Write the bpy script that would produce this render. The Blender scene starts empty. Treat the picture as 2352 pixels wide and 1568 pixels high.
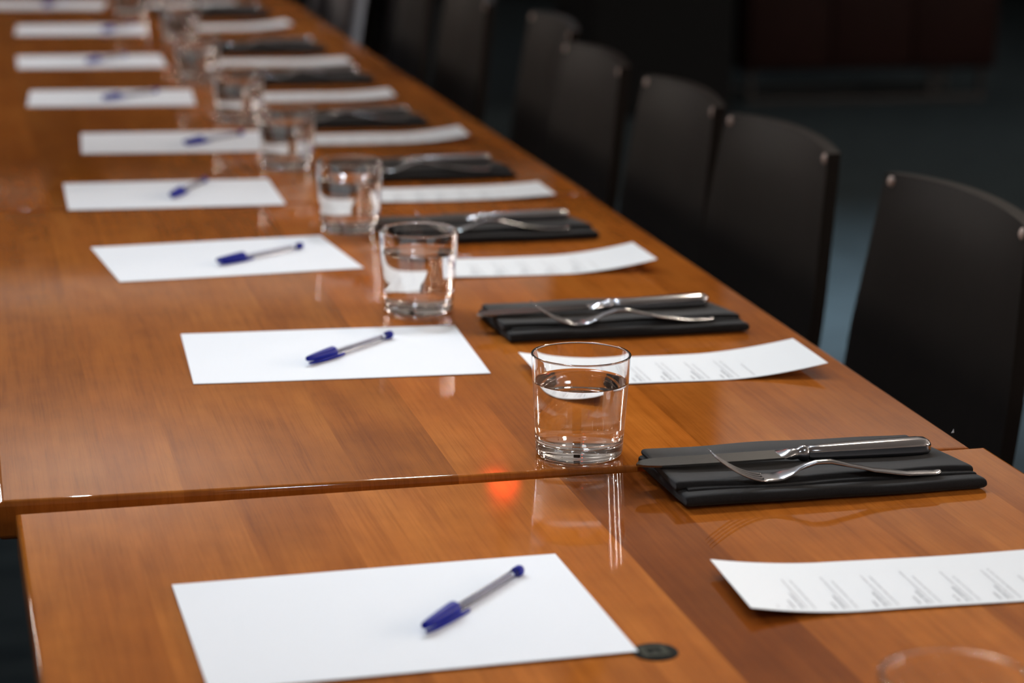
import bpy, bmesh, math, random
from mathutils import Vector, Matrix, Euler

S = bpy.context.scene
COL = S.collection
T = 0.75                       # table height
R = random.Random(7)

# ------------------------------------------------------------------ camera
PITCH, YAW, ROLL, CAMH = 0.24153, 0.24595, 0.015686, 0.58670
cp, sp, cy_, sy_ = math.cos(PITCH), math.sin(PITCH), math.cos(YAW), math.sin(YAW)
Fv = Vector((sy_*cp, cy_*cp, -sp))
Rv = Vector((cy_, -sy_, 0))
Uv = Vector((sy_*sp, cy_*sp, cp))
cr, sr = math.cos(ROLL), math.sin(ROLL)
R2 = Rv*cr + Uv*sr
U2 = -Rv*sr + Uv*cr
cam = bpy.data.cameras.new('camera')
cam.sensor_width = 36.0
cam.lens = 5287.4/2352*36.0
cam.clip_start = 0.05
cam.dof.use_dof = True
cam.dof.focus_distance = 2.03
cam.dof.aperture_fstop = 4.3
cam.dof.aperture_blades = 0
camo = bpy.data.objects.new('camera', cam)
COL.objects.link(camo)
M = Matrix(((R2.x, U2.x, -Fv.x, 0), (R2.y, U2.y, -Fv.y, 0), (R2.z, U2.z, -Fv.z, T+CAMH), (0, 0, 0, 1)))
camo.matrix_world = M
S.camera = camo

# ------------------------------------------------------------------ view, world, sampling helpers
S.view_settings.view_transform = 'Standard'
S.view_settings.look = 'None'
S.view_settings.gamma = 1.0
S.view_settings.use_curve_mapping = False
S.view_settings.exposure = 0.06
S.cycles.use_denoising = True
S.cycles.max_bounces = 16
S.cycles.transmission_bounces = 14
S.cycles.glossy_bounces = 6
S.cycles.diffuse_bounces = 4
S.cycles.sample_clamp_indirect = 40.0
S.cycles.blur_glossy = 1.0
w = bpy.data.worlds.new('world')
S.world = w
w.use_nodes = True
w.node_tree.nodes['Background'].inputs[0].default_value = (0.02, 0.022, 0.025, 1)
w.node_tree.nodes['Background'].inputs[1].default_value = 1.0

# ------------------------------------------------------------------ lights (ceiling spots, added ceiling fill strips)
CEIL = 3.15
def area(name, loc, target, size, power, color, shape='DISK', size_y=None, spread=180):
    l = bpy.data.lights.new(name, 'AREA')
    l.shape = shape
    l.size = size
    if size_y: l.size_y = size_y
    l.energy = power
    l.color = color
    l.spread = math.radians(spread)
    o = bpy.data.objects.new(name, l)
    COL.objects.link(o)
    o.location = loc
    d = Vector(target) - Vector(loc)
    o.rotation_euler = d.to_track_quat('-Z', 'Y').to_euler()
    return o
COOL = (0.83, 0.92, 1.0)
WARM = (1.0, 0.86, 0.70)
SPOTS = [  # location, target, power, colour, spread
    ((-0.95, 4.30, 2.95), (0.40, 1.75, T), 3.5, COOL, 58),
    ((0.05, 4.30, 2.95), (0.42, 1.80, T), 3.4, COOL, 56),
    ((1.00, 4.30, 2.95), (0.44, 1.80, T), 3.2, COOL, 56),
    ((1.95, 4.30, 2.95), (0.46, 1.80, T), 2.4, WARM, 58),
    ((-1.50, 5.90, 2.95), (0.35, 3.85, T), 8.2, COOL, 70),
    ((1.90, 6.80, 2.95), (0.45, 5.6, T), 3.0, COOL, 60),
    ((0.60, 0.60, 2.95), (0.50, 1.4, T), 2.4, COOL, 80),
    ((2.45, 5.40, 2.95), (2.20, 5.30, 0), 52, COOL, 66),
    ((3.60, 11.2, 2.95), (3.70, 10.4, 0), 1.5, COOL, 80),
    ((3.90, 7.40, 2.95), (4.60, 8.40, 0), 2.5, COOL, 90),
    ((-1.90, 8.60, 2.75), (0.30, 5.20, T), 3.0, COOL, 120),
    ((1.00, -0.50, 2.95), (1.00, -2.60, 1.70), 11, WARM, 130),  # added unseen lamp, brightens the back wall for glass and cutlery reflections
]
for i, (lo, ta, pw, c, spd) in enumerate(SPOTS):
    area('track_lamp_light', lo, ta, 0.16, pw, c, spread=spd)
# added unseen strips above the ledges, brightening the ceiling
area('ceiling_fill_left', (-3.55, 5.5, 2.84), (-3.45, 5.5, CEIL), 0.10, 14, (1.0, 0.95, 0.90), 'RECTANGLE', 15.0)
area('ceiling_fill_right', (6.55, 5.5, 2.84), (6.45, 5.5, CEIL), 0.10, 20, (1.0, 0.95, 0.90), 'RECTANGLE', 15.0)
area('ceiling_fill_far', (1.5, 13.55, 2.62), (1.5, 13.45, CEIL), 9.0, 15, (1.0, 0.95, 0.90), 'RECTANGLE', 0.10)

# added unseen uplights, brightening the ceiling so the tables reflect a haze
UPL = [(0.55, 9.70, 1.90, 14), (4.15, 9.32, 1.42, 13)]
for x, y, z, pw in UPL:
    area('uplight', (x, y, z), (x, y, CEIL), 0.26, pw, (1.0, 0.93, 0.86), spread=165)

# ------------------------------------------------------------------ helpers
def link(name, me, mat=None, parent=None, smooth=False):
    o = bpy.data.objects.new(name, me)
    COL.objects.link(o)
    if mat: me.materials.append(mat)
    if parent is not None: o.parent = parent
    if smooth:
        for p in me.polygons: p.use_smooth = True
    return o
def from_bm(name, bm, mat=None, parent=None, smooth=False, angle=None):
    bmesh.ops.recalc_face_normals(bm, faces=bm.faces)
    me = bpy.data.meshes.new(name)
    bm.to_mesh(me); bm.free()
    o = link(name, me, mat, parent, smooth or angle is not None)
    if angle is not None:
        me.set_sharp_from_angle(angle=math.radians(angle))
    return o
def tag(o, label, cat, group=None):
    o['label'] = label; o['category'] = cat
    if group: o['group'] = group
    return o
def thing(name, label, cat, loc=(0, 0, 0), rot=(0, 0, 0), group=None):
    o = bpy.data.objects.new(name, None)
    COL.objects.link(o)
    o.empty_display_size = 0.05
    o.location = loc; o.rotation_euler = rot
    return tag(o, label, cat, group)
def struct(o):
    o['kind'] = 'structure'; return o
def dup(root, loc, rot, label, group=None):
    r = root.copy(); COL.objects.link(r)
    r.location = loc; r.rotation_euler = rot
    r['label'] = label
    if group: r['group'] = group
    for ch in list(root.children):
        c = ch.copy(); COL.objects.link(c); c.parent = r
        for g in list(ch.children):
            d = g.copy(); COL.objects.link(d); d.parent = c
    return r
def box(bm, x0, x1, y0, y1, z0, z1):
    vs = [bm.verts.new(v) for v in ((x0,y0,z0),(x1,y0,z0),(x1,y1,z0),(x0,y1,z0),(x0,y0,z1),(x1,y0,z1),(x1,y1,z1),(x0,y1,z1))]
    fs = [bm.faces.new([vs[i] for i in f]) for f in ((0,3,2,1),(4,5,6,7),(0,1,5,4),(1,2,6,5),(2,3,7,6),(3,0,4,7))]
    return vs, fs
def bevel(bm, edges, off, seg=3):
    bmesh.ops.bevel(bm, geom=edges, offset=off, segments=seg, profile=0.5, affect='EDGES', clamp_overlap=True)
def rounded_box(x0, x1, y0, y1, z0, z1, r, seg=3):
    bm = bmesh.new(); box(bm, x0, x1, y0, y1, z0, z1)
    bevel(bm, bm.edges[:], r, seg)
    return bm
def lathe(bm, prof, n=64):
    rings = []
    for (r, z) in prof:
        if r < 1e-7: rings.append([bm.verts.new((0, 0, z))])
        else: rings.append([bm.verts.new((r*math.cos(2*math.pi*k/n), r*math.sin(2*math.pi*k/n), z)) for k in range(n)])
    for a, b in zip(rings, rings[1:]):
        for k in range(n):
            k2 = (k+1) % n
            if len(a) == 1 and len(b) == 1: continue
            if len(a) == 1: bm.faces.new((a[0], b[k], b[k2]))
            elif len(b) == 1: bm.faces.new((a[k], b[0], a[k2]))
            else: bm.faces.new((a[k], b[k], b[k2], a[k2]))
    return rings
def loft(bm, rings, cap=True):
    """rings: list of lists of points, all of one length"""
    vr = [[bm.verts.new(p) for p in r] for r in rings]
    n = len(vr[0])
    for a, b in zip(vr, vr[1:]):
        for k in range(n):
            bm.faces.new((a[k], a[(k+1) % n], b[(k+1) % n], b[k]))
    if cap:
        bm.faces.new(list(reversed(vr[0]))); bm.faces.new(vr[-1])
    return vr
def ellipse_ring(x, y, z, ry, rz, n=20, e=2.0):
    out = []
    for k in range(n):
        a = 2*math.pi*k/n
        c, s = math.cos(a), math.sin(a)
        out.append((x, y+ry*math.copysign(abs(c)**(2/e), c), z+rz*math.copysign(abs(s)**(2/e), s)))
    return out

# ------------------------------------------------------------------ materials
def mat(name):
    m = bpy.data.materials.new(name); m.use_nodes = True
    return m, m.node_tree, m.node_tree.nodes['Principled BSDF']
def lin(h):
    v = []
    for c in h:
        c /= 255.0
        v.append(c/12.92 if c <= 0.04045 else ((c+0.055)/1.055)**2.4)
    return (*v, 1)
def simple(name, col, rough=0.5, metal=0.0, noise=0.0, nscale=60, bump=0.0, bscale=300, spec=0.5, coat=0.0, sheen=0.0):
    m, t, b = mat(name)
    b.inputs['Base Color'].default_value = col
    b.inputs['Roughness'].default_value = rough
    b.inputs['Metallic'].default_value = metal
    b.inputs['Specular IOR Level'].default_value = spec
    b.inputs['Coat Weight'].default_value = coat
    b.inputs['Sheen Weight'].default_value = sheen
    tc = t.nodes.new('ShaderNodeTexCoord')
    if noise > 0:
        n = t.nodes.new('ShaderNodeTexNoise'); n.inputs['Scale'].default_value = nscale; n.inputs['Detail'].default_value = 4
        t.links.new(tc.outputs['Object'], n.inputs['Vector'])
        mx = t.nodes.new('ShaderNodeMix'); mx.data_type = 'RGBA'
        mx.inputs[6].default_value = tuple(c*(1-noise) for c in col[:3])+(1,)
        mx.inputs[7].default_value = tuple(min(1, c*(1+noise)) for c in col[:3])+(1,)
        t.links.new(n.outputs['Fac'], mx.inputs[0]); t.links.new(mx.outputs[2], b.inputs['Base Color'])
    if bump > 0:
        n2 = t.nodes.new('ShaderNodeTexNoise'); n2.inputs['Scale'].default_value = bscale; n2.inputs['Detail'].default_value = 3
        t.links.new(tc.outputs['Object'], n2.inputs['Vector'])
        bp = t.nodes.new('ShaderNodeBump'); bp.inputs['Strength'].default_value = bump; bp.inputs['Distance'].default_value = 0.001
        t.links.new(n2.outputs['Fac'], bp.inputs['Height']); t.links.new(bp.outputs['Normal'], b.inputs['Normal'])
    return m

def wood_mat():
    m, t, b = mat('varnished_cherry_wood')
    N, L = t.nodes, t.links
    tc = N.new('ShaderNodeTexCoord'); oi = N.new('ShaderNodeObjectInfo')
    off = N.new('ShaderNodeVectorMath'); off.operation = 'MULTIPLY_ADD'
    cmb = N.new('ShaderNodeCombineXYZ')
    for k in range(3): L.new(oi.outputs['Random'], cmb.inputs[k])
    L.new(cmb.outputs[0], off.inputs[0]); off.inputs[1].default_value = (7, 13, 5); L.new(tc.outputs['Object'], off.inputs[2])
    def noise(sc, detail, rough=0.55, dist=0.0):
        mp = N.new('ShaderNodeMapping'); mp.inputs['Scale'].default_value = sc
        L.new(off.outputs[0], mp.inputs['Vector'])
        n = N.new('ShaderNodeTexNoise'); n.inputs['Scale'].default_value = 1; n.inputs['Detail'].default_value = detail
        n.inputs['Roughness'].default_value = rough; n.inputs['Distortion'].default_value = dist
        L.new(mp.outputs[0], n.inputs['Vector']); return n
    broad = noise((14, 3.0, 4), 3, 0.5, 0.4)
    grain = noise((150, 3.2, 30), 5, 0.65, 0.6)
    pores = noise((650, 14, 60), 2, 0.5)
    mottle = noise((22, 16, 10), 4, 0.6)
    def cramp(src, stops):
        r = N.new('ShaderNodeValToRGB'); e = r.color_ramp.elements
        e[0].position, e[0].color = stops[0]; e[1].position, e[1].color = stops[-1]
        for p, c in stops[1:-1]:
            x = e.new(p); x.color = c
        L.new(src, r.inputs['Fac']); return r
    base = cramp(broad.outputs['Fac'], [(0.28, (0.330, 0.092, 0.0125, 1)), (0.5, (0.405, 0.120, 0.0175, 1)), (0.74, (0.475, 0.154, 0.0240, 1))])
    g = cramp(grain.outputs['Fac'], [(0.28, (0.80, 0.76, 0.72, 1)), (0.52, (1, 1, 1, 1)), (0.74, (1.05, 1.05, 1.05, 1))])
    pr = cramp(pores.outputs['Fac'], [(0.34, (0.88, 0.86, 0.84, 1)), (0.50, (1, 1, 1, 1))])
    mo = cramp(mottle.outputs['Fac'], [(0.25, (0.86, 0.84, 0.82, 1)), (0.7, (1.07, 1.07, 1.08, 1))])
    def mul(a, c):
        x = N.new('ShaderNodeMix'); x.data_type = 'RGBA'; x.blend_type = 'MULTIPLY'; x.inputs[0].default_value = 1
        L.new(a, x.inputs[6]); L.new(c, x.inputs[7]); return x.outputs[2]
    c = mul(mul(mul(mul(base.outputs[0], g.outputs[0]), pr.outputs[0]), mo.outputs[0]), oi.outputs['Color'])
    L.new(c, b.inputs['Base Color'])
    b.inputs['Roughness'].default_value = 0.42
    b.inputs['Specular IOR Level'].default_value = 0.0
    b.inputs['Coat Weight'].default_value = 0.85
    b.inputs['Coat Roughness'].default_value = 0.085
    b.inputs['Coat IOR'].default_value = 1.48
    n2 = N.new('ShaderNodeTexNoise'); n2.inputs['Scale'].default_value = 9; n2.inputs['Detail'].default_value = 5
    L.new(tc.outputs['Object'], n2.inputs['Vector'])
    mr = N.new('ShaderNodeMapRange'); mr.inputs[1].default_value = .3; mr.inputs[2].default_value = .7; mr.inputs[3].default_value = .03; mr.inputs[4].default_value = .075
    L.new(n2.outputs['Fac'], mr.inputs[0]); L.new(mr.outputs[0], b.inputs['Coat Roughness'])
    bp = N.new('ShaderNodeBump'); bp.inputs['Strength'].default_value = 0.04; bp.inputs['Distance'].default_value = 0.0004
    L.new(grain.outputs['Fac'], bp.inputs['Height']); L.new(bp.outputs['Normal'], b.inputs['Normal'])
    return m
WOOD = wood_mat()
WOOD_DARK = simple('dark_table_frame_wood', (0.05, 0.02, 0.008, 1), 0.5, noise=0.3)
PAPER = simple('white_paper', (0.835, 0.85, 0.885, 1), 0.75, bump=0.05, bscale=900, spec=0.25)
MENU = simple('menu_card_paper', (0.83, 0.845, 0.86, 1), 0.7, bump=0.05, bscale=900, spec=0.25)
INK = simple('grey_print', (0.56, 0.56, 0.58, 1), 0.8)
INKB = simple('dark_print', (0.36, 0.36, 0.38, 1), 0.8)
def napkin_mat():
    m, t, b = mat('black_cotton_napkin')
    N, L = t.nodes, t.links
    b.inputs['Roughness'].default_value = 0.9
    b.inputs['Specular IOR Level'].default_value = 0.15
    b.inputs['Sheen Weight'].default_value = 0.12
    b.inputs['Sheen Roughness'].default_value = 0.5
    tc = N.new('ShaderNodeTexCoord')
    n = N.new('ShaderNodeTexNoise'); n.inputs['Scale'].default_value = 700; n.inputs['Detail'].default_value = 2
    L.new(tc.outputs['Object'], n.inputs['Vector'])
    r = N.new('ShaderNodeValToRGB'); r.color_ramp.elements[0].color = (0.009, 0.009, 0.010, 1); r.color_ramp.elements[1].color = (0.022, 0.022, 0.024, 1)
    L.new(n.outputs['Fac'], r.inputs['Fac']); L.new(r.outputs[0], b.inputs['Base Color'])
    wv = N.new('ShaderNodeTexWave'); wv.inputs['Scale'].default_value = 420; wv.bands_direction = 'DIAGONAL'
    L.new(tc.outputs['Object'], wv.inputs['Vector'])
    bp = N.new('ShaderNodeBump'); bp.inputs['Strength'].default_value = 0.25; bp.inputs['Distance'].default_value = 0.0005
    L.new(wv.outputs['Fac'], bp.inputs['Height']); L.new(bp.outputs['Normal'], b.inputs['Normal'])
    return m
NAPKIN = napkin_mat()
STEEL = simple('polished_steel', (0.42, 0.42, 0.44, 1), 0.17, 1.0, noise=0.06, nscale=90, bump=0.02, bscale=120)
BLADE = simple('brushed_blade_steel', (0.20, 0.19, 0.175, 1), 0.22, 1.0, noise=0.08, nscale=200, bump=0.03, bscale=300)
def glass_mat(name, ior, col=(1, 1, 1, 1), rough=0.0):
    m, t, b = mat(name)
    b.inputs['Base Color'].default_value = col
    b.inputs['Roughness'].default_value = rough
    b.inputs['Transmission Weight'].default_value = 1.0
    b.inputs['IOR'].default_value = ior
    return m
GLASS = glass_mat('clear_glass', 1.50)
WATER = glass_mat('water', 1.333)
CLEAR = glass_mat('clear_plastic', 1.2, (0.93, 0.93, 0.96, 1), 0.08)
BLUE = simple('blue_plastic', (0.002, 0.009, 0.25, 1), 0.35, noise=0.1, spec=0.12)
REFILL = simple('grey_ink_tube', (0.30, 0.30, 0.37, 1), 0.4)
LEATHER = simple('dark_brown_leather', (0.0085, 0.0058, 0.0048, 1), 0.5, noise=0.25, nscale=30, bump=0.25, bscale=260, spec=0.10)
LEATHER_GLINT = simple('leather_corner_glint', (0.46, 0.33, 0.27, 1), 0.6, noise=0.3, nscale=90, bump=0.3, bscale=260)  # highlight on the chair corners, put into the colour
LEG = simple('black_metal_leg', (0.012, 0.012, 0.013, 1), 0.4, 0.6, noise=0.2)
JACKET = simple('grey_wool', (0.19, 0.195, 0.225, 1), 0.9, noise=0.25, nscale=25, bump=0.3, bscale=200, sheen=0.2)
BADGE = simple('dark_bronze', (0.010, 0.009, 0.006, 1), 0.8, 0.0, spec=0.08, noise=0.3, nscale=200)
BADGE2 = simple('aged_pewter', (0.050, 0.050, 0.036, 1), 0.8, 0.0, spec=0.08, noise=0.35, nscale=300)
CARPET = simple('dark_teal_carpet', (0.0145, 0.0222, 0.0265, 1), 0.95, noise=0.35, nscale=8, bump=0.5, bscale=400, spec=0.08)
WALLM = simple('dark_brown_wall', (0.030, 0.020, 0.017, 1), 0.8, noise=0.2, nscale=3)
WALLUP = simple('pale_plaster', (0.34, 0.31, 0.295, 1), 0.85, noise=0.15, nscale=2)
CEILM = simple('white_ceiling_plaster', (0.70, 0.68, 0.67, 1), 0.9, noise=0.06, nscale=2)
BLACK = simple('matt_black_paint', (0.006, 0.0065, 0.007, 1), 0.9, spec=0.06, noise=0.2)
CABINET = simple('dark_red_lacquered_wood', (0.0070, 0.0018, 0.0015, 1), 0.7, spec=0.08, noise=0.3, nscale=12)
def emit_mat(name, col, st):
    m, t, b = mat(name)
    b.inputs['Base Color'].default_value = (*col, 1)
    b.inputs['Emission Color'].default_value = (*col, 1)
    b.inputs['Emission Strength'].default_value = st
    return m
REDLAMP = emit_mat('red_lamp_glass', (1.0, 0.05, 0.015), 10.0)
WARMGLOW = emit_mat('warm_lamp_diffuser', (1.0, 0.85, 0.72), 130.0)

# ------------------------------------------------------------------ room shell
X0, X1, Y0, Y1 = -3.8, 6.8, -2.6, 13.8
def slab(name, x0, x1, y0, y1, z0, z1, m):
    bm = bmesh.new(); box(bm, x0, x1, y0, y1, z0, z1)
    return struct(from_bm(name, bm, m))
slab('floor', X0-.2, X1+.2, Y0-.2, Y1+.2, -0.1, 0.0, CARPET)
slab('ceiling', X0-.2, X1+.2, Y0-.2, Y1+.2, CEIL, CEIL+.1, CEILM)
for nm, a in (('wall_left', (X0-.2, X0, Y0-.2, Y1+.2)), ('wall_right', (X1, X1+.2, Y0-.2, Y1+.2)),
              ('wall_back', (X0, X1, Y0-.2, Y0)), ('wall_far', (X0, X1, Y1, Y1+.2))):
    slab(nm, *a, 0, CEIL, WALLUP if nm in ('wall_left', 'wall_back') else WALLM)
# added ledges under the unseen ceiling fill strips
slab('trim_1', X0, X0+.30, Y0, Y1, 2.76, 2.82, WALLUP)
slab('trim_2', X1-.30, X1, Y0, Y1, 2.76, 2.82, WALLUP)
slab('trim_3', X0+.30, X1-.30, Y1-.30, Y1, 2.50, 2.60, WALLUP)
slab('baseboard_far', X0, X1, Y1-.02, Y1, 0, .12, BLACK)
slab('baseboard_right', X1-.02, X1, Y0, Y1-.02, 0, .12, BLACK)
# square black pillar left of the sideboard
bm = rounded_box(2.52, 3.13, 8.85, 9.40, 0, CEIL, 0.012, 2)
struct(from_bm('trim_4', bm, BLACK))

# ------------------------------------------------------------------ tables
TW, TL, TH = 0.8626, 1.298, 0.034
def board(name, x0, x1, y0, y1, tone, left, right, parent):
    bm = bmesh.new()
    box(bm, x0, x1, y0, y1, -TH, 0)
    ed = []
    for e in bm.edges:
        a, c = e.verts[0].co, e.verts[1].co
        mz = (a.z+c.z)/2; my = (a.y+c.y)/2; mx = (a.x+c.x)/2
        if abs(a.x-c.x) > 1e-6 and (abs(mz) < 1e-6 or abs(mz+TH) < 1e-6): ed.append(e)
        elif abs(a.y-c.y) > 1e-6 and ((left and abs(mx-x0) < 1e-6) or (right and abs(mx-x1) < 1e-6)): ed.append(e)
    bevel(bm, ed, 0.0045, 4)
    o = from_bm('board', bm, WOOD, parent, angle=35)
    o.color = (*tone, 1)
    for p in o.data.polygons:
        if max(abs(c) for c in p.normal) > .9995: p.use_smooth = False
    return o
def table(label, cx_right, y_far, rot, tilt, dz, widths, tones, seed):
    rr = random.Random(seed)
    t = thing('dining_table', label, 'table', (cx_right, y_far, T+dz), (0, tilt, rot), 'tables joined end to end')
    x = -TW
    for i, wd in enumerate(widths):
        x1 = min(0.0, x+wd) if i < len(widths)-1 else 0.0
        tn = tones[i] if tones else None
        if tn is None:
            v = rr.uniform(0.80, 1.16); h = rr.uniform(-0.05, 0.05)
            tn = (v, v*(1+h*0.6), v*(1+h*1.6))
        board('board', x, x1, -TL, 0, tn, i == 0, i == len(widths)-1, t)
        x = x1
    bm = bmesh.new()
    for (a, b_, c, d) in ((-TW+.06, -.06, -TL+.06, -TL+.08), (-TW+.06, -.06, -.08, -.06), (-TW+.06, -TW+.08, -TL+.08, -.08), (-.08, -.06, -TL+.08, -.08)):
        box(bm, a, b_, c, d, -TH-.08, -TH-.0005)
    from_bm('apron', bm, WOOD_DARK, t)
    zf = -(T+dz)+.010
    for ly in (-TL+.30, -.30):
        bm = bmesh.new(); lathe(bm, [(0, zf), (.14, zf), (.14, zf+.008), (.045, zf+.030), (.038, zf+.06), (.038, -TH-.10), (.11, -TH-.0805), (0, -TH-.0805)], 32)
        o = from_bm('pedestal', bm, WOOD_DARK, t, angle=40); o.location = (-TW/2, ly, 0)
    return t
def rw(seed, total=TW):
    rr = random.Random(seed); out = []; s = 0
    while s < total-.11:
        v = rr.uniform(.055, .105); out.append(v); s += v
    out.append(total-s); return out
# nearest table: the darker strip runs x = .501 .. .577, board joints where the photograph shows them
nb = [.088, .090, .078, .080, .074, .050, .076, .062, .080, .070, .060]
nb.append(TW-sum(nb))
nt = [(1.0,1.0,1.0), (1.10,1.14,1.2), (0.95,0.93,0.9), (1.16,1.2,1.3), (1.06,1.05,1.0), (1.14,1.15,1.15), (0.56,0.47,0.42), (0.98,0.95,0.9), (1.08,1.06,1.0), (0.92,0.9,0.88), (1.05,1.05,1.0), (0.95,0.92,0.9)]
XR, YS = 0.9040, 1.8445
TILT = -0.0078
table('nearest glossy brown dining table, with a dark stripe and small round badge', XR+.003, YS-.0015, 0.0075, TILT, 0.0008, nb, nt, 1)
fb = [.092, .060, .150, .085, .075, .095, .065, .088, .07]
fb.append(TW-sum(fb))
ft = [(0.92,0.95,1.0), (0.98,1.0,1.05), (0.96,0.98,1.0), (0.86,0.85,0.85), (1.10,1.05,0.95), (1.0,0.97,0.9), (1.08,1.02,0.92), (0.96,0.95,0.95), (1.0,0.97,0.95), (0.93,0.9,0.88)]
table('second glossy brown dining table, under the nearest full glass', XR, YS+TL, -0.0075, 0, 0, fb, ft, 2)
names = ['third glossy brown dining table from the camera, past the dark joint at left',
         'fourth glossy brown dining table from the camera', 'fifth glossy brown dining table, farthest of the row']
for k in range(3):
    table(names[k], XR, YS+TL+.006+(TL+.003)*(k+1), 0, 0, [0.001, -0.0005, 0.0005][k], rw(20+k), None, 30+k)
def ztab(x, y):
    """height of the tabletop"""
    if y < 1.84: return T+0.0010+(x-XR-.003)*0.0078
    k = int((y-YS-TL-.0045)//(TL+.003))
    return T + (0 if y < YS+TL+.0045 else [0.001, -0.0005, 0.0005][min(2, max(0, k))])
def on_near(x, y):
    z = ztab(x, y)-T
    k = (CAMH-z)/CAMH
    return x*k, y*k

# small inlaid badge on the nearest table
bx, by = on_near(0.4625, 1.4225)
tb = next(o for o in COL.objects if o.name == 'dining_table')
bm = bmesh.new(); lathe(bm, [(0, .0008), (.0150, .0008), (.0160, .0005), (.0163, -.0005), (0, -.0005)], 40)
bd = from_bm('badge', bm, BADGE, tb, angle=40)
inv = tb.matrix_basis.inverted() if False else None
bpy.context.view_layer.update()
bd.location = tb.matrix_world.inverted() @ Vector((bx, by, ztab(bx, by)))
bm = bmesh.new()
for (a, b_, c, d) in ((-.0105, -.0062, -.0095, .0095), (.0042, .0085, -.0085, .0085), (-.0062, .0042, .0052, .0092), (-.0062, .0042, -.0092, -.0052), (-.0030, .0010, -.0052, -.0012)):
    box(bm, a, b_, c, d, .0006, .0012)
from_bm('badge_emblem', bm, BADGE2, bd)

# ------------------------------------------------------------------ paper sheets
def sheet_mesh(Wd, Dp, nx, ny, th, zf):
    bm = bmesh.new()
    g = {}
    for s, dz in ((0, th), (1, 0)):
        for i in range(nx+1):
            for j in range(ny+1):
                x = -Wd/2+Wd*i/nx; y = -Dp/2+Dp*j/ny
                g[s, i, j] = bm.verts.new((x, y, zf(x, y)+dz))
    for i in range(nx):
        for j in range(ny):
            bm.faces.new((g[0, i, j], g[0, i+1, j], g[0, i+1, j+1], g[0, i, j+1]))
            bm.faces.new((g[1, i, j], g[1, i, j+1], g[1, i+1, j+1], g[1, i+1, j]))
    for i in range(nx):
        bm.faces.new((g[1, i, 0], g[1, i+1, 0], g[0, i+1, 0], g[0, i, 0]))
        bm.faces.new((g[0, i, ny], g[0, i+1, ny], g[1, i+1, ny], g[1, i, ny]))
    for j in range(ny):
        bm.faces.new((g[0, 0, j], g[0, 0, j+1], g[1, 0, j+1], g[1, 0, j]))
        bm.faces.new((g[1, nx, j], g[1, nx, j+1], g[0, nx, j+1], g[0, nx, j]))
    return bm
ORD = ['', 'nearest', 'second', 'third', 'fourth', 'fifth', 'sixth', 'seventh', 'eighth', 'ninth', 'tenth', 'eleventh', 'twelfth']
SH = [(.300, 1.522, .016), (.382, 2.292, -.044), (.333, 2.792, .094), (.313, 3.239, -.022), (.364, 3.709, -.057),
      (.303, 4.240, -.070), (.303, 4.800, -.025), (.322, 5.400, -.060), (.268, 5.975, -.110)]
proto = None
for i, (x, y, a) in enumerate(SH):
    rot = (0, 0, a)
    if i == 0:
        x, y = on_near(x, y); rot = (0, TILT, a)
        lab = 'nearest blank white paper sheet, lying left of the round badge'
    else:
        lab = '%s blank white paper sheet from the camera, left of the glasses' % ORD[i+1]
    loc = (x, y, ztab(x, y)+(.0010 if i == 0 else .0004))
    if proto is None:
        bm = sheet_mesh(.297, .210, 12, 8, .0004, lambda x, y: 0.0003*(1+math.sin(x*19+y*7))*0.5)
        proto = from_bm('paper_sheet', bm, PAPER, None, angle=40)
        o = proto
    else:
        o = proto.copy(); COL.objects.link(o)
    o.location = loc; o.rotation_euler = rot
    tag(o, lab, 'paper', 'blank sheets at the places')

# ------------------------------------------------------------------ ballpoint pens (tip of the cap towards -X of the pen)
def make_pen():
    p = thing('ballpoint_pen', '', 'pen')
    zc = 0.0052
    tilt = 0.010
    bm = bmesh.new()                        # hexagonal clear barrel
    rings = []
    for x, r in ((.030, .0038), (.034, .0041), (.138, .0041), (.139, .0039)):
        rings.append([(x, r*math.cos(math.pi/6+k*math.pi/3), zc-.0008+r*math.sin(math.pi/6+k*math.pi/3)) for k in range(6)])
    loft(bm, rings)
    from_bm('barrel', bm, CLEAR, p)
    bm = bmesh.new()
    loft(bm, [ellipse_ring(x, 0, zc-.0008, r, r, 12) for x, r in ((.032, .0014), (.130, .0014))])
    rf = from_bm('ink_tube', bm, REFILL, p, smooth=True)
    bm = bmesh.new()
    loft(bm, [ellipse_ring(x, 0, zc-.0008, r, r, 16) for x, r in ((.1372, .0038), (.1378, .0043), (.1445, .0043), (.1462, .0036), (.1468, .0020))])
    from_bm('end_plug', bm, BLUE, p, angle=50)
    bm = bmesh.new()                        # tapered cap
    pr = [(.000, .0012), (.0006, .0022), (.002, .0028), (.012, .0038), (.026, .0048), (.038, .0056), (.0440, .0058), (.0452, .0054)]
    loft(bm, [ellipse_ring(x, 0, zc+.0006+.0012*(1-x/.045), r, r, 20) for x, r in pr])
    cap = from_bm('cap', bm, BLUE, p, angle=50)
    bm = bmesh.new()                        # pocket clip along the near, lower side of the cap
    rings = []
    for x, yy, wz, wy in ((.003, -.0012, .0012, .0010), (.012, -.0034, .0018, .0009), (.030, -.0052, .0020, .0009), (.046, -.0060, .0018, .0009), (.0555, -.0058, .0013, .0010), (.0575, -.0054, .0007, .0007)):
        rings.append(ellipse_ring(x, yy, zc-.0030, wy, wz, 10, 3))
    loft(bm, rings)
    from_bm('clip', bm, BLUE, cap, angle=50)
    return p
PEN = [(.3115, 1.483, 48.0), (.349, 2.244, 43.3), (.317, 2.743, 36.4), (.306, 3.196, 64.0), (.374, 3.664, 43.0),
       (.283, 4.200, 42.0), (.290, 4.760, 52.0), (.365, 5.345, 58.0), (.260, 5.935, 66.0)]
pen = make_pen()
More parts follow.
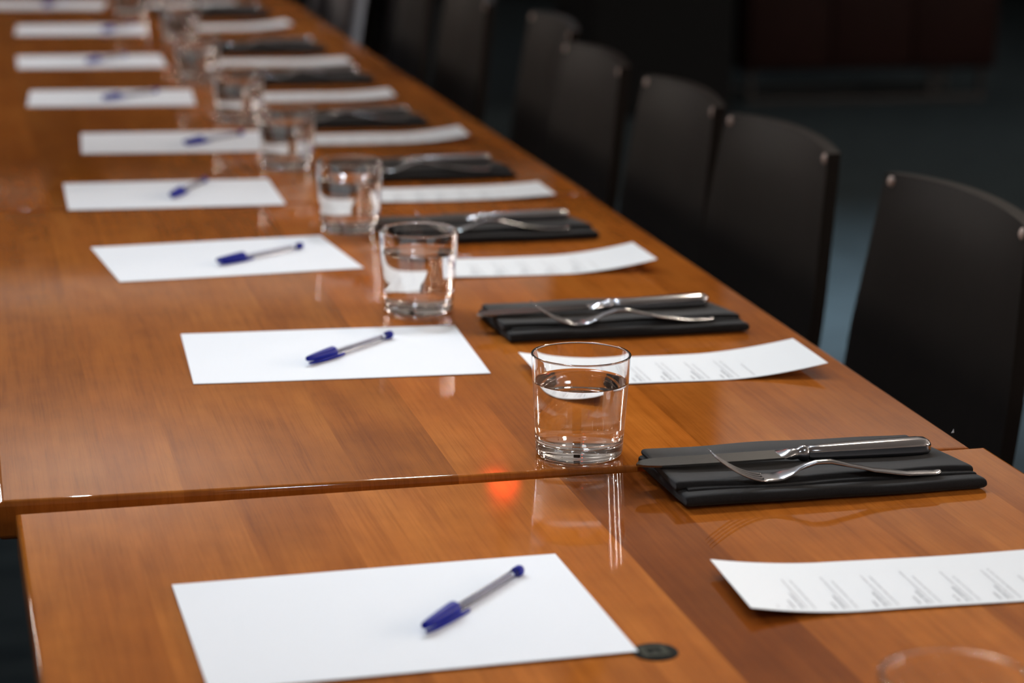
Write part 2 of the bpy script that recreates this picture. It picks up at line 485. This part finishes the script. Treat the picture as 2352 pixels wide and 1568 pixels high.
for i, (x, y, a) in enumerate(PEN):
    rot = (0, 0, math.radians(a))
    if i == 0: x, y = on_near(x, y)
    lab = 'blue capped clear ballpoint pen on the %s blank sheet%s' % (ORD[i+1], '' if i == 0 else ' from the camera')
    loc = (x, y, ztab(x, y)+.0010)
    if i == 0:
        pen.location = loc; pen.rotation_euler = rot; tag(pen, lab, 'pen', 'ballpoint pens on the sheets')
    else:
        dup(pen, loc, rot, lab)

# ------------------------------------------------------------------ menus: narrow printed cards, curled at the ends
def make_menu(cl, cr_, label, seed):
    """cl / cr_: lift of the left and right end"""
    rr = random.Random(seed)
    Wd, Dp = .297, .106
    def zf(x, y):
        u = (x+Wd/2)/Wd
        z = 0.0004
        if u < .30: z += cl*((.30-u)/.30)**1.8
        if u > .62: z += cr_*((u-.62)/.38)**1.8
        return z+0.0003*(1+math.sin(x*31+y*13+seed))
    bm = sheet_mesh(Wd, Dp, 40, 6, .0004, zf)
    o = from_bm('menu_card', bm, MENU, None, angle=40)
    tag(o, label, 'menu', 'menu cards at the places')
    bg, bb = bmesh.new(), bmesh.new()
    def word(bm, x, y0, y1, h):
        n = max(1, int((y1-y0)/.010))
        for k in range(n):
            a = y0+(y1-y0)*k/n; b_ = y0+(y1-y0)*(k+1)/n
            q = [(x, a), (x+h, a), (x+h, b_), (x, b_)]
            bm.faces.new([bm.verts.new((px, py, zf(px, py)+.00055)) for px, py in q])
    def line(bm, x, length, h, start=.0):
        y = -Dp/2+.006+start; end = y+length
        while y < end:
            # letters: short strokes grouped in words, left edge at the near side
            wl = rr.uniform(.006, .017)
            yy = y
            while yy < min(y+wl, end):
                lw = rr.uniform(.0008, .0015)
                dx = rr.uniform(0, h*.35)
                word(bm, x+dx, yy, yy+lw, h-dx)
                yy += lw+.0005
            y += wl+.0018
    x = -Wd/2+.034
    line(bg, x-.012, .004, .0016); line(bg, x-.004, .003, .0014)
    for gp in range(6):
        line(bb, x, rr.uniform(.010, .016), .0019)
        line(bb, x+.0062, rr.uniform(.022, .034), .0019)
        line(bg, x+.0098, rr.uniform(.060, .075), .0016)
        line(bg, x+.0160, rr.uniform(.050, .078), .0016)
        x += rr.uniform(.029, .033)
    line(bg, x+.002, .045, .0017)
    a = from_bm('printed_text', bg, INK, o); a['kind'] = 'stuff'
    b_ = from_bm('printed_heading', bb, INKB, o); b_['kind'] = 'stuff'
    return o
MN = [(.700, 1.517, -.046, .0085, .001), (.712, 2.166, -.020, .0095, .0125), (.692, 2.680, -.005, .003, .0140), (.697, 3.178, -.015, .002, .005),
      (.690, 3.695, -.045, .002, .0120), (.668, 4.205, -.050, .001, .007), (.680, 4.735, -.030, .001, .004), (.658, 5.415, .030, .001, .010), (.605, 5.955, .060, .001, .002)]
for i, (x, y, a, cl, c2) in enumerate(MN):
    rot = (0, 0, a)
    if i == 0:
        x, y = on_near(x, y); rot = (0, TILT, a)
        lab = 'nearest narrow white printed menu card, left end curled up'
    elif i == 1: lab = 'narrow white printed menu card behind the nearest full glass, right end lifted'
    else: lab = '%s narrow white printed menu card from the camera, along the right side' % ORD[i+1]
    o = make_menu(cl, c2, lab, i+3)
    o.location = (x, y, ztab(x, y)+.0002); o.rotation_euler = rot

# ------------------------------------------------------------------ folded black napkins
def napkin_layer(bm, xl, xr, yn, yf, z0, z1, wob, skl, skr, droop=0.0, nx=30, endr=0.004, dip=0.0):
    """a padded fold: rounded near edge, ends running obliquely; xl/xr at the near edge, skl/skr shift at the far edge"""
    n = 18
    prof = []
    h = (z1-z0)/2
    for k in range(9):                                  # near roll, bottom -> top
        a = -math.pi/2-math.pi*k/8
        prof.append((yn+h+h*math.cos(a), h+h*math.sin(a), 1.0))
    for k in range(1, 7):                               # top, towards the far edge
        prof.append((yn+h+(yf-.002-yn-h)*k/6, 2*h, 1.0))
    prof.append((yf, h*1.5, 1.0)); prof.append((yf, h*.4, 1.0)); prof.append((yf-.002, 0, 1.0))
    for k in range(1, 5): prof.append((yf-.002+(yn+h-yf+.002)*k/5, 0, 1.0))
    rings = []
    us = [0, .004, .012]+[.02+.96*k/(nx-6) for k in range(nx-5)]+[.988, .996, 1]
    for u in us:
        e = min(u, 1-u)
        sh = 1.0 if e > .013 else (.72 if e < .002 else (.90 if e < .008 else .98))
        ring = []
        for (y, z, _) in prof:
            v = (y-yn)/(yf-yn)
            x = (xl+skl*v)*(1-u)+(xr+skr*v)*u
            zz = z0+h+(z-h)*sh
            top = 1.0 if z > h else 0.0
            wv = wob*(math.sin(u*7.1+v*2.0+z0*300)+.6*math.sin(u*15.7-v*5))
            yy = y+wv*1.2*(1-v)
            zz += top*(wv*.55-droop*v-dip*math.sin(math.pi*min(1, max(0, v)))*math.sin(math.pi*u)**.5)
            ring.append((x, yy, max(z0*0+.0004, zz)))
        rings.append(ring)
    loft(bm, rings)
def make_napkin(seed):
    rr = random.Random(seed)
    bm = bmesh.new()
    f = lambda a: a*rr.uniform(.85, 1.15)
    napkin_layer(bm, -.134, .135, -.066, .058, .0004, .0100, f(.0006), -.004, -.022)
    napkin_layer(bm, -.128, .131, -.052, .055, .0085, .0120, f(.0008), -.006, -.024, nx=26)
    napkin_layer(bm, -.137, .130, -.047, .063, .0085, .0168, f(.0011), .003, -.014, droop=.0020, dip=.0040)
    o = from_bm('folded_napkin', bm, NAPKIN, None, angle=60)
    return o
# ------------------------------------------------------------------ cutlery
def make_knife():
    k = thing('table_knife', '', 'knife')
    bm = bmesh.new()                                    # handle: fat, slightly flattened, ribbed by two long grooves
    rings = []
    for x, ry, rz in ((.0000, .0030, .0025), (.0012, .0062, .0044), (.0040, .0085, .0058), (.010, .0094, .0063), (.035, .0090, .0061), (.070, .0080, .0057), (.095, .0068, .0052), (.104, .0060, .0050), (.106, .0050, .0042)):
        r = ellipse_ring(-x, 0, 0, ry, rz, 32, 2.6)
        rings.append([(px, py*(1-.05*math.cos(8*math.atan2(pz, py))), pz) for px, py, pz in r])
    loft(bm, rings)
    from_bm('handle', bm, STEEL, k, angle=60)
    bm = bmesh.new()                                    # bolster with collar
    rings = []
    for x, ry, rz in ((.1055, .0046, .0042), (.1075, .0062, .0056), (.1100, .0066, .0058), (.1125, .0056, .0050), (.1150, .0048, .0036), (.119, .0060, .0040), (.123, .0078, .0034), (.128, .0094, .0018), (.1315, .0100, .0010)):
        rings.append(ellipse_ring(-x, 0, 0, ry, rz, 24, 2.2))
    loft(bm, rings)
    from_bm('bolster', bm, STEEL, k, angle=60)
    bm = bmesh.new()                                    # blade: straight back, bellied edge, round tip
    up, lo = [], []
    N = 26
    for i in range(N+1):
        u = i/N; x = .1300+.122*u
        e = math.sqrt(max(0, 1-max(0, (u-.80)/.20)**2))
        yb = .0098*(1 if u < .8 else 1)
        cut = -.0108-.0012*math.sin(math.pi*u)
        mid = -.0030*max(0, (u-.80)/.20)
        up.append((-x, (yb-.001*u-mid)*e+mid)); lo.append((-x, (cut-mid)*e+mid))
    poly = up+list(reversed(lo[:-1]))
    t0 = [bm.verts.new((x, y, .0009)) for x, y in poly]; b0 = [bm.verts.new((x, y, -.0009)) for x, y in poly]
    n = len(poly)
    bm.faces.new(t0); bm.faces.new(list(reversed(b0)))
    for i in range(n): bm.faces.new((t0[i], b0[i], b0[(i+1) % n], t0[(i+1) % n]))
    from_bm('blade', bm, BLADE, k)
    for c in k.children:
        c.data.transform(Matrix.Diagonal((1.07, 1.15 if c.name.startswith('blade') else 1.2, 1.0 if c.name.startswith('blade') else 1.25, 1)))
    return k
def make_fork():
    f = thing('table_fork', '', 'fork')
    P = [(0, .0028), (.006, .0020), (.03, .0022), (.055, .0052), (.080, .0108), (.098, .0148), (.110, .0150), (.122, .0118), (.134, .0066), (.145, .0034), (.158, .0032)]
    Wd = [(0, .003), (.002, .0058), (.008, .0078), (.03, .0076), (.06, .0056), (.09, .0038), (.112, .0032), (.124, .0042), (.132, .0080), (.139, .0112), (.158, .0122)]
    def itp(tb, x):
        for (a, va), (b, vb) in zip(tb, tb[1:]):
            if x <= b:
                t = (x-a)/(b-a); t = t*t*(3-2*t)*.5+t*.5
                return va+(vb-va)*t
        return tb[-1][1]
    def strip(name, xs, parent=None):
        bm = bmesh.new(); rings = []
        for x in xs:
            wv = itp(Wd, x); th = .0013 if x > .01 else .0010
            if .085 < x < .126: th = .0019
            rings.append(ellipse_ring(-x, 0, itp(P, x), wv, th, 16, 2.6))
        loft(bm, rings)
        return from_bm(name, bm, STEEL, f, angle=70)
    strip('handle', [0, .001, .003, .006, .012, .02, .03, .04, .05, .06, .07, .08, .09, .098, .105, .112])
    strip('head', [.111, .116, .121, .126, .130, .134, .138, .142, .147, .152, .158])
    for j in range(4):
        y0 = -.0102+.0068*j
        bm = bmesh.new(); rings = []
        for q in range(9):
            u = q/8; s = .156+.047*u
            z = .0032+.0235*u**1.7
            wv = .0017-.0010*u**2; th = .0012-.0006*u
            rings.append(ellipse_ring(-s, y0*(1+.05*u), z, wv, th, 10, 2.4))
        loft(bm, rings)
        from_bm('tine', bm, STEEL, f, smooth=True)
    return f
# place: x, y of the napkin, its turn, then the turns of its knife and fork
NP = [(.717, 1.788, 0.000, .000, .00), (.709, 2.367, .012, .055, .03), (.690, 2.893, .006, .020, .02), (.694, 3.357, .000, .015, .03), (.672, 3.880, .000, .020, .02),
      (.684, 4.436, .010, .030, .02), (.675, 4.945, .010, .020, .03), (.662, 5.700, .010, .020, .02)]
kn = fk = None
for i, (x, y, a, ka, fa) in enumerate(NP):
    o = make_napkin(50+i)
    o.location = (x, y, T+.0004); o.rotation_euler = (0, 0, a)
    where = 'across the nearest table joint' if i == 0 else ('behind the nearest full glass' if i == 1 else 'along the right side')
    tag(o, '%s folded black napkin %s, under knife and fork' % (ORD[i+1].capitalize() if i == 0 else ORD[i+1], where) + ('' if i == 0 else ' from the camera'), 'napkin', 'folded black napkins')
    ca, sa = math.cos(a), math.sin(a)
    def P(u, v): return (x+u*ca-v*sa, y+u*sa+v*ca)
    px, py = P(.113, .008+.11*math.sin(ka))
    loc = (px, py, T+.0200); rot = (0, math.radians(-.3), a+ka)
    lab = '%s silver table knife, blade left, on the %s black napkin%s' % ('Nearest' if i == 0 else ORD[i+1], ORD[i+1], '' if i == 0 else ' from the camera')
    if kn is None:
        kn = make_knife(); kn.location = loc; kn.rotation_euler = rot; tag(kn, lab, 'knife', 'knives on the napkins')
    else: dup(kn, loc, rot, lab)
    px, py = P(.098, -.050)
    loc = (px, py, T+.0120); rot = (0, 0, a+fa-.06)
    lab = '%s silver table fork, tines up, on the %s black napkin%s' % ('Nearest' if i == 0 else ORD[i+1], ORD[i+1], '' if i == 0 else ' from the camera')
    if fk is None:
        fk = make_fork(); fk.location = loc; fk.rotation_euler = rot; tag(fk, lab, 'fork', 'forks on the napkins')
    else: dup(fk, loc, rot, lab)

# ------------------------------------------------------------------ tumblers of water
def make_glass():
    g = thing('water_glass', '', 'glass')
    H, RT, RB = .0920, .0443, .0385
    WL = .0665                                          # water level
    tb = .0125                                          # thick base
    def ro(z): return RB+(RT-RB)*z/H
    def ri(z): return ro(z)-.0019
    prof = [(0, .0012), (.020, .0010), (.0300, .0002), (.0335, 0)]
    for k in range(1, 7):
        a = -math.pi/2+math.pi/2*k/6
        prof.append((ro(.006)-.005+.005*math.cos(a), .005+.005*math.sin(a)))
    for z in (.0063, .0075, .012, .03, .05, .07, .082, H-.0050, H-.0030, H-.0018, H-.0012): prof.append((ro(z), z))
    for k in range(1, 14):
        a = math.pi*k/14
        prof.append((ro(H)-.00105+.00105*math.cos(a), H-.0011+.0011*math.sin(a)))
    for z in (H-.0012, H-.0018, H-.0030, H-.0050, .082, .07, .05, .03, tb+.0070, tb+.0050, tb+.0042): prof.append((ri(z), z))
    for k in range(1, 6):
        a = -math.pi/2*k/5
        prof.append((ri(tb)-.004+.004*math.cos(a), tb+.004+.004*math.sin(a)))
    prof += [(.018, tb-.0006), (0, tb-.0009)]
    bm = bmesh.new(); lathe(bm, prof, 128)
    from_bm('glass_body', bm, GLASS, g, smooth=True)
    # water: pushed a hair into the glass so that the surfaces do not coincide
    d = .00025
    prof = [(0, tb-.0009-d), (.018, tb-.0006-d)]
    for k in range(5, 0, -1):
        a = -math.pi/2*k/5
        prof.append((ri(tb)-.004+(.004+d)*math.cos(a), tb+.004+(.004+d)*math.sin(a)))
    for k in range(0, 6): z = tb+.004+(WL+.0012-tb-.004)*k/5; prof.append((ri(z)+d, z))
    prof += [(ri(WL)-.0004, WL+.0005), (ri(WL)-.0014, WL+.0001), (ri(WL)-.003, WL), (.015, WL), (0, WL)]
    bm = bmesh.new(); lathe(bm, prof, 96)
    from_bm('water', bm, WATER, g, angle=60)
    return g
g0x, g0y = .549*(CAMH+.005-.092)/(CAMH-.092)*1.0, 1.132
GL = [(.5385, 1.894), (.5115, 2.472), (.5165, 2.948), (.508, 3.445), (.496, 3.923), (.485, 4.455), (.525, 5.170), (.462, 5.736), (.549, 1.132)]
gl = None
for i, (x, y) in enumerate(GL):
    loc = (x, y, ztab(x, y)+.0004)
    if i == 8: lab = 'tumbler at the bottom right corner, only its blurred rim in view'
    elif i == 0: lab = 'sharpest, nearest full water tumbler, standing at the table joint'
    else: lab = '%s water tumbler in the row from the table joint' % ORD[i+1]
    if gl is None:
        gl = make_glass(); gl.location = loc; tag(gl, lab, 'glass', 'water tumblers in a row')
    else: dup(gl, loc, (0, 0, .3*i), lab)

# tiny white scrap on the table edge
bm = bmesh.new()
vs = [bm.verts.new(v) for v in ((-.0016, 0, 0), (.0016, .0004, 0), (.0010, .0004, .0040), (0, -.0012, .0008))]
for f in ((0, 1, 2), (0, 2, 3), (0, 3, 1), (1, 3, 2)): bm.faces.new([vs[k] for k in f])
o = from_bm('paper_scrap', bm, PAPER); o.location = (.8975, 1.892, T+.0001)
tag(o, 'tiny white scrap standing on the right table edge, beyond the nearest napkin', 'scrap')

# ------------------------------------------------------------------ leather chairs on the right, facing the table
def make_chair():
    c = thing('leather_chair', '', 'chair')
    # origin on the floor under the middle of the top edge of the backrest; chair faces -X
    HT, HB = .855, .40
    W2 = .187
    bm = bmesh.new(); rings = []
    nz, ny = 14, 14
    def pt(v, u, side):                                 # v 0..1 up, u -1..1 across
        z = HB+(HT-HB)*v
        lean = -.055*(1-v)                              # reclined
        hol = .020*(1-u*u)                              # hollow towards the sitter
        z += .008*(1-u*u)*v
        th = .019
        return lean, hol, z, th
    verts = {}
    for side in (0, 1):
        for i in range(nz+1):
            for j in range(ny+1):
                v = i/nz; u = -1+2*j/ny
                lean, hol, z, th = pt(v, u, side)
                puff = .010*(1-abs(u)**4)*(1-abs(2*v-1)**6)
                x = lean+hol+(th/2+puff*.4 if side else -th/2-puff)
                verts[side, i, j] = bm.verts.new((x, u*(W2+.030*min(1, (1-v)*2.2)), z))
    for i in range(nz):
        for j in range(ny):
            bm.faces.new((verts[0, i, j], verts[0, i, j+1], verts[0, i+1, j+1], verts[0, i+1, j]))
            bm.faces.new((verts[1, i, j], verts[1, i+1, j], verts[1, i+1, j+1], verts[1, i, j+1]))
    rim = [(0, j) for j in range(ny+1)]+[(i, ny) for i in range(1, nz+1)]+[(nz, j) for j in range(ny-1, -1, -1)]+[(i, 0) for i in range(nz-1, 0, -1)]
    for a, b in zip(rim, rim[1:]+rim[:1]):
        bm.faces.new((verts[0, a[0], a[1]], verts[1, a[0], a[1]], verts[1, b[0], b[1]], verts[0, b[0], b[1]]))
    sharp = [e for e in bm.edges if len(e.link_faces) == 2 and e.calc_face_angle(0) > .9]
    bevel(bm, sharp, .008, 3)
    back = from_bm('backrest', bm, LEATHER, c, angle=50)
    for s in (-1, 1):                                   # lamp highlights on the top corners, put in as pale patches
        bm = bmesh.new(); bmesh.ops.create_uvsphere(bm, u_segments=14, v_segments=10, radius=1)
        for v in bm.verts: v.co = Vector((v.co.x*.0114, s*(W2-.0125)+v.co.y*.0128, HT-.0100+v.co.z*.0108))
        from_bm('corner_glint', bm, LEATHER_GLINT, back, smooth=True)
    bm = rounded_box(-.500, -.100, -.198, .198, .40, .475, .022, 3)
    from_bm('seat', bm, LEATHER, c, angle=50)
    bm = rounded_box(-.485, -.110, -.185, .185, .375, .4005, .004, 2)
    from_bm('seat_frame', bm, LEG, c, angle=50)
    for (x, y, dx) in ((-.465, -.170, -.01), (-.465, .170, -.01), (-.13, -.170, .05), (-.13, .170, .05)):
        bm = bmesh.new()
        loft(bm, [[(x+dx*(1-t)+q*.016*k, y+r*.016*k, .002+.374*t) for q, r in ((-1, -1), (1, -1), (1, 1), (-1, 1))] for t, k in ((0, .75), (1, 1))])
        from_bm('leg', bm, LEG, c)
    return c
CH = [(1.150, 1.945, -.01), (1.171, 2.491, .03), (1.141, 3.018, .035), (1.140, 3.458, -.01), (1.134, 3.942, .00), (1.206, 4.500, -.04), (1.160, 5.060, .02), (1.150, 5.600, .0), (1.110, 6.140, .0), (1.150, 6.800, .0)]
cl = ['dark leather chair nearest the camera, half cut off by the right edge', 'second dark leather chair from the camera, right of the pale floor gap', 'third dark leather chair, left of the pale floor gap',
      'fourth dark leather chair from the camera', 'fifth dark leather chair from the camera', 'sixth dark leather chair from the camera, pulled out a little', 'seventh dark leather chair from the camera',
      'eighth dark leather chair from the camera', 'ninth dark leather chair, grey jacket over its back', 'tenth dark leather chair, farthest of the row']
ch = None
for (x, y, a), lab in zip(CH, cl):
    if ch is None:
        ch = make_chair(); ch.location = (x, y, 0); ch.rotation_euler = (0, 0, a); tag(ch, lab, 'chair', 'leather chairs along the table')
    else: dup(ch, (x, y, 0), (0, 0, a), lab)

# grey jacket over the ninth chair
def make_jacket():
    j = thing('grey_jacket', 'dark grey jacket draped over the ninth leather chair, at the upper left', 'jacket', (1.110, 6.140, 0))
    def body(front):
        bm = bmesh.new(); g = {}
        nu, nv = 22, 16
        for i in range(nv+1):
            for k in range(nu+1):
                v = i/nv; u = -1+2*k/nu
                z = .885-(.885-(.60 if front else .45))*v
                wv = .265+.03*v
                fold = .010*math.sin(u*9+v*2)*v+.006*math.sin(u*17-v*4)*v
                sgn = -1 if front else 1
                lean = -.055*(1-(z-.40)/.455)
                off = .016+.030*min(1, v*5)
                x = lean+.020*(1-u*u)+sgn*(off+abs(fold)*.5)+fold*.4
                if i == 0: x = lean+.020*(1-u*u)
                zz = z-.018*abs(u)**3+(.03*math.sin(u*3+.5)*v if front else 0)
                g[i, k] = bm.verts.new((x, u*wv, zz))
        for i in range(nv):
            for k in range(nu): bm.faces.new((g[i, k], g[i, k+1], g[i+1, k+1], g[i+1, k]))
        return bm
    for nm, fr in (('front_panel', True), ('back_panel', False)):
        o = from_bm(nm, body(fr), JACKET, j, smooth=True)
        md = o.modifiers.new('thick', 'SOLIDIFY'); md.thickness = .004; md.offset = 0
    for s in (-1, 1):
        bm = bmesh.new(); rings = []
        for q in range(10):
            v = q/9; z = .86-.42*v
            rings.append([(px+(-.055*(1-(z-.4)/.455))-.045-.012*math.sin(v*3), py, z+pz*0) for (pz, py, px) in [(0, s*(.235+.02*v)+.048*math.cos(a)*(1-.25*v), .030*math.sin(a)) for a in [2*math.pi*m/14 for m in range(14)]]])
        loft(bm, rings)
        from_bm('sleeve', bm, JACKET, j, smooth=True)
    return j
make_jacket()

# ------------------------------------------------------------------ dark red sideboard across the room
sb = thing('sideboard', 'low dark red sideboard on thin black legs, across the dark room', 'sideboard', (3.83, 9.10, 0))
HWD = .575
bm = rounded_box(-HWD, HWD, 0, .45, .145, .86, .006, 2); from_bm('body', bm, CABINET, sb, angle=50)
bm = rounded_box(-HWD-.015, HWD+.015, -.015, .465, .8605, .89, .006, 2); from_bm('top', bm, CABINET, sb, angle=50)
for k in range(3):
    a = -HWD+.02+k*(2*HWD-.04)/3+.004; b_ = a+(2*HWD-.04)/3-.008
    bm = rounded_box(a, b_, -.018, -.0005, .165, .84, .004, 2); d = from_bm('door', bm, CABINET, sb, angle=50)
    bm = rounded_box(b_-.035, b_-.025, -.038, -.0185, .45, .60, .003, 2); from_bm('handle', bm, LEG, d, angle=50)
for (x, y) in ((-HWD+.05, .03), (HWD-.28, .03), (HWD-.05, .03), (-HWD+.05, .42), (HWD-.05, .42)):
    bm = rounded_box(x-.014, x+.014, y-.014, y+.014, .026, .1445, .003, 2); from_bm('leg', bm, LEG, sb)
for y in (.03, .42):
    bm = rounded_box(-HWD+.03, HWD-.03, y-.02, y+.02, .0005, .0255, .004, 2); from_bm('base_rail', bm, LEG, sb)

# ------------------------------------------------------------------ lamps on the ceiling (fixtures of the lights above)
for i, (lo, ta, pw, c, spd) in enumerate(SPOTS):
    t = thing('track_spotlight', 'unseen black can spotlight under the ceiling, %s along the track' % ORD[i+1], 'lamp', lo, (0, 0, 0), 'spotlights under the ceiling')
    d = (Vector(ta)-Vector(lo)).normalized()
    q = d.to_track_quat('-Z', 'Y')
    bm = bmesh.new(); lathe(bm, [(.060, -.03), (.064, -.03), (.064, .12), (.050, .135), (0, .135), (0, .128), (.046, .128), (.060, .115), (.060, -.03)], 28)
    o = from_bm('can', bm, BLACK, t, angle=40)
    o.rotation_mode = 'QUATERNION'; o.rotation_quaternion = q
    bm = bmesh.new(); box(bm, -.012, .012, -.012, .012, .10, CEIL-lo[2]-.0005)
    from_bm('stem', bm, BLACK, t)
WL_ = [(X1, -.60, 0), (X1, 1.60, 0), (X1, 3.60, 0), (X1, 5.80, 0), (X0, 10.8, math.pi)]
for i, (x, y, rz) in enumerate(WL_):
    side = '%s from the camera along the right wall' % ORD[i+1] if i < 4 else 'alone on the left wall'
    t = thing('wall_lamp', 'tall warm glowing wall lamp, %s' % side, 'lamp', (x, y, 1.70), (0, 0, rz), 'tall wall lamps')
    bm = rounded_box(-.075, -.0205, -.085, .085, 0, 1.0, .012, 2); from_bm('diffuser', bm, WARMGLOW, t, angle=50)
    bm = rounded_box(-.020, -.0005, -.105, .105, -.03, 1.03, .004, 2); from_bm('back_plate', bm, BLACK, t, angle=50)
x, y, z, pw = UPL[0]  # stand for the added uplight beyond the tables
t = thing('added_floor_uplight', 'added unseen uplight on a slim black pole, beyond the far end of the table', 'lamp', (x, y, 0))
bm = bmesh.new(); lathe(bm, [(0, .0005), (.14, .0005), (.14, .015), (.02, .03), (.012, .05), (0, .05)], 32); from_bm('base', bm, BLACK, t, angle=40)
bm = bmesh.new(); lathe(bm, [(0, .0505), (.011, .0505), (.011, z-.10), (0, z-.10)], 16); from_bm('pole', bm, BLACK, t, angle=40)
def bowl(t, z0):
    bm = bmesh.new(); lathe(bm, [(0, z0-.0995), (.05, z0-.095), (.13, z0-.03), (.165, z0+.02), (.160, z0+.022), (.125, z0-.022), (.045, z0-.085), (0, z0-.088)], 32)
    from_bm('bowl', bm, BLACK, t, angle=40)
bowl(t, z)
x, y, z, pw = UPL[1]  # stand for the second added uplight, out of view
t = thing('added_sideboard_uplight', 'added unseen black uplight standing on the dark red sideboard', 'lamp', (x, y, .8905))
bm = bmesh.new(); lathe(bm, [(0, .0), (.08, .0), (.08, .012), (.012, .03), (.011, z-.8905-.10), (0, z-.8905-.10)], 32); from_bm('stand', bm, BLACK, t, angle=40)
bowl(t, z-.8905)
t = thing('red_signal_lamp', 'small round red lamp hanging from the ceiling', 'lamp', (1.97, 8.07, 2.78))
bm = bmesh.new(); bmesh.ops.create_uvsphere(bm, u_segments=20, v_segments=12, radius=.050)
from_bm('globe', bm, REDLAMP, t, smooth=True)
bm = bmesh.new(); lathe(bm, [(0, .05), (.012, .05), (.012, CEIL-2.78-.0005), (0, CEIL-2.78-.0005)], 12)
from_bm('stem', bm, BLACK, t)
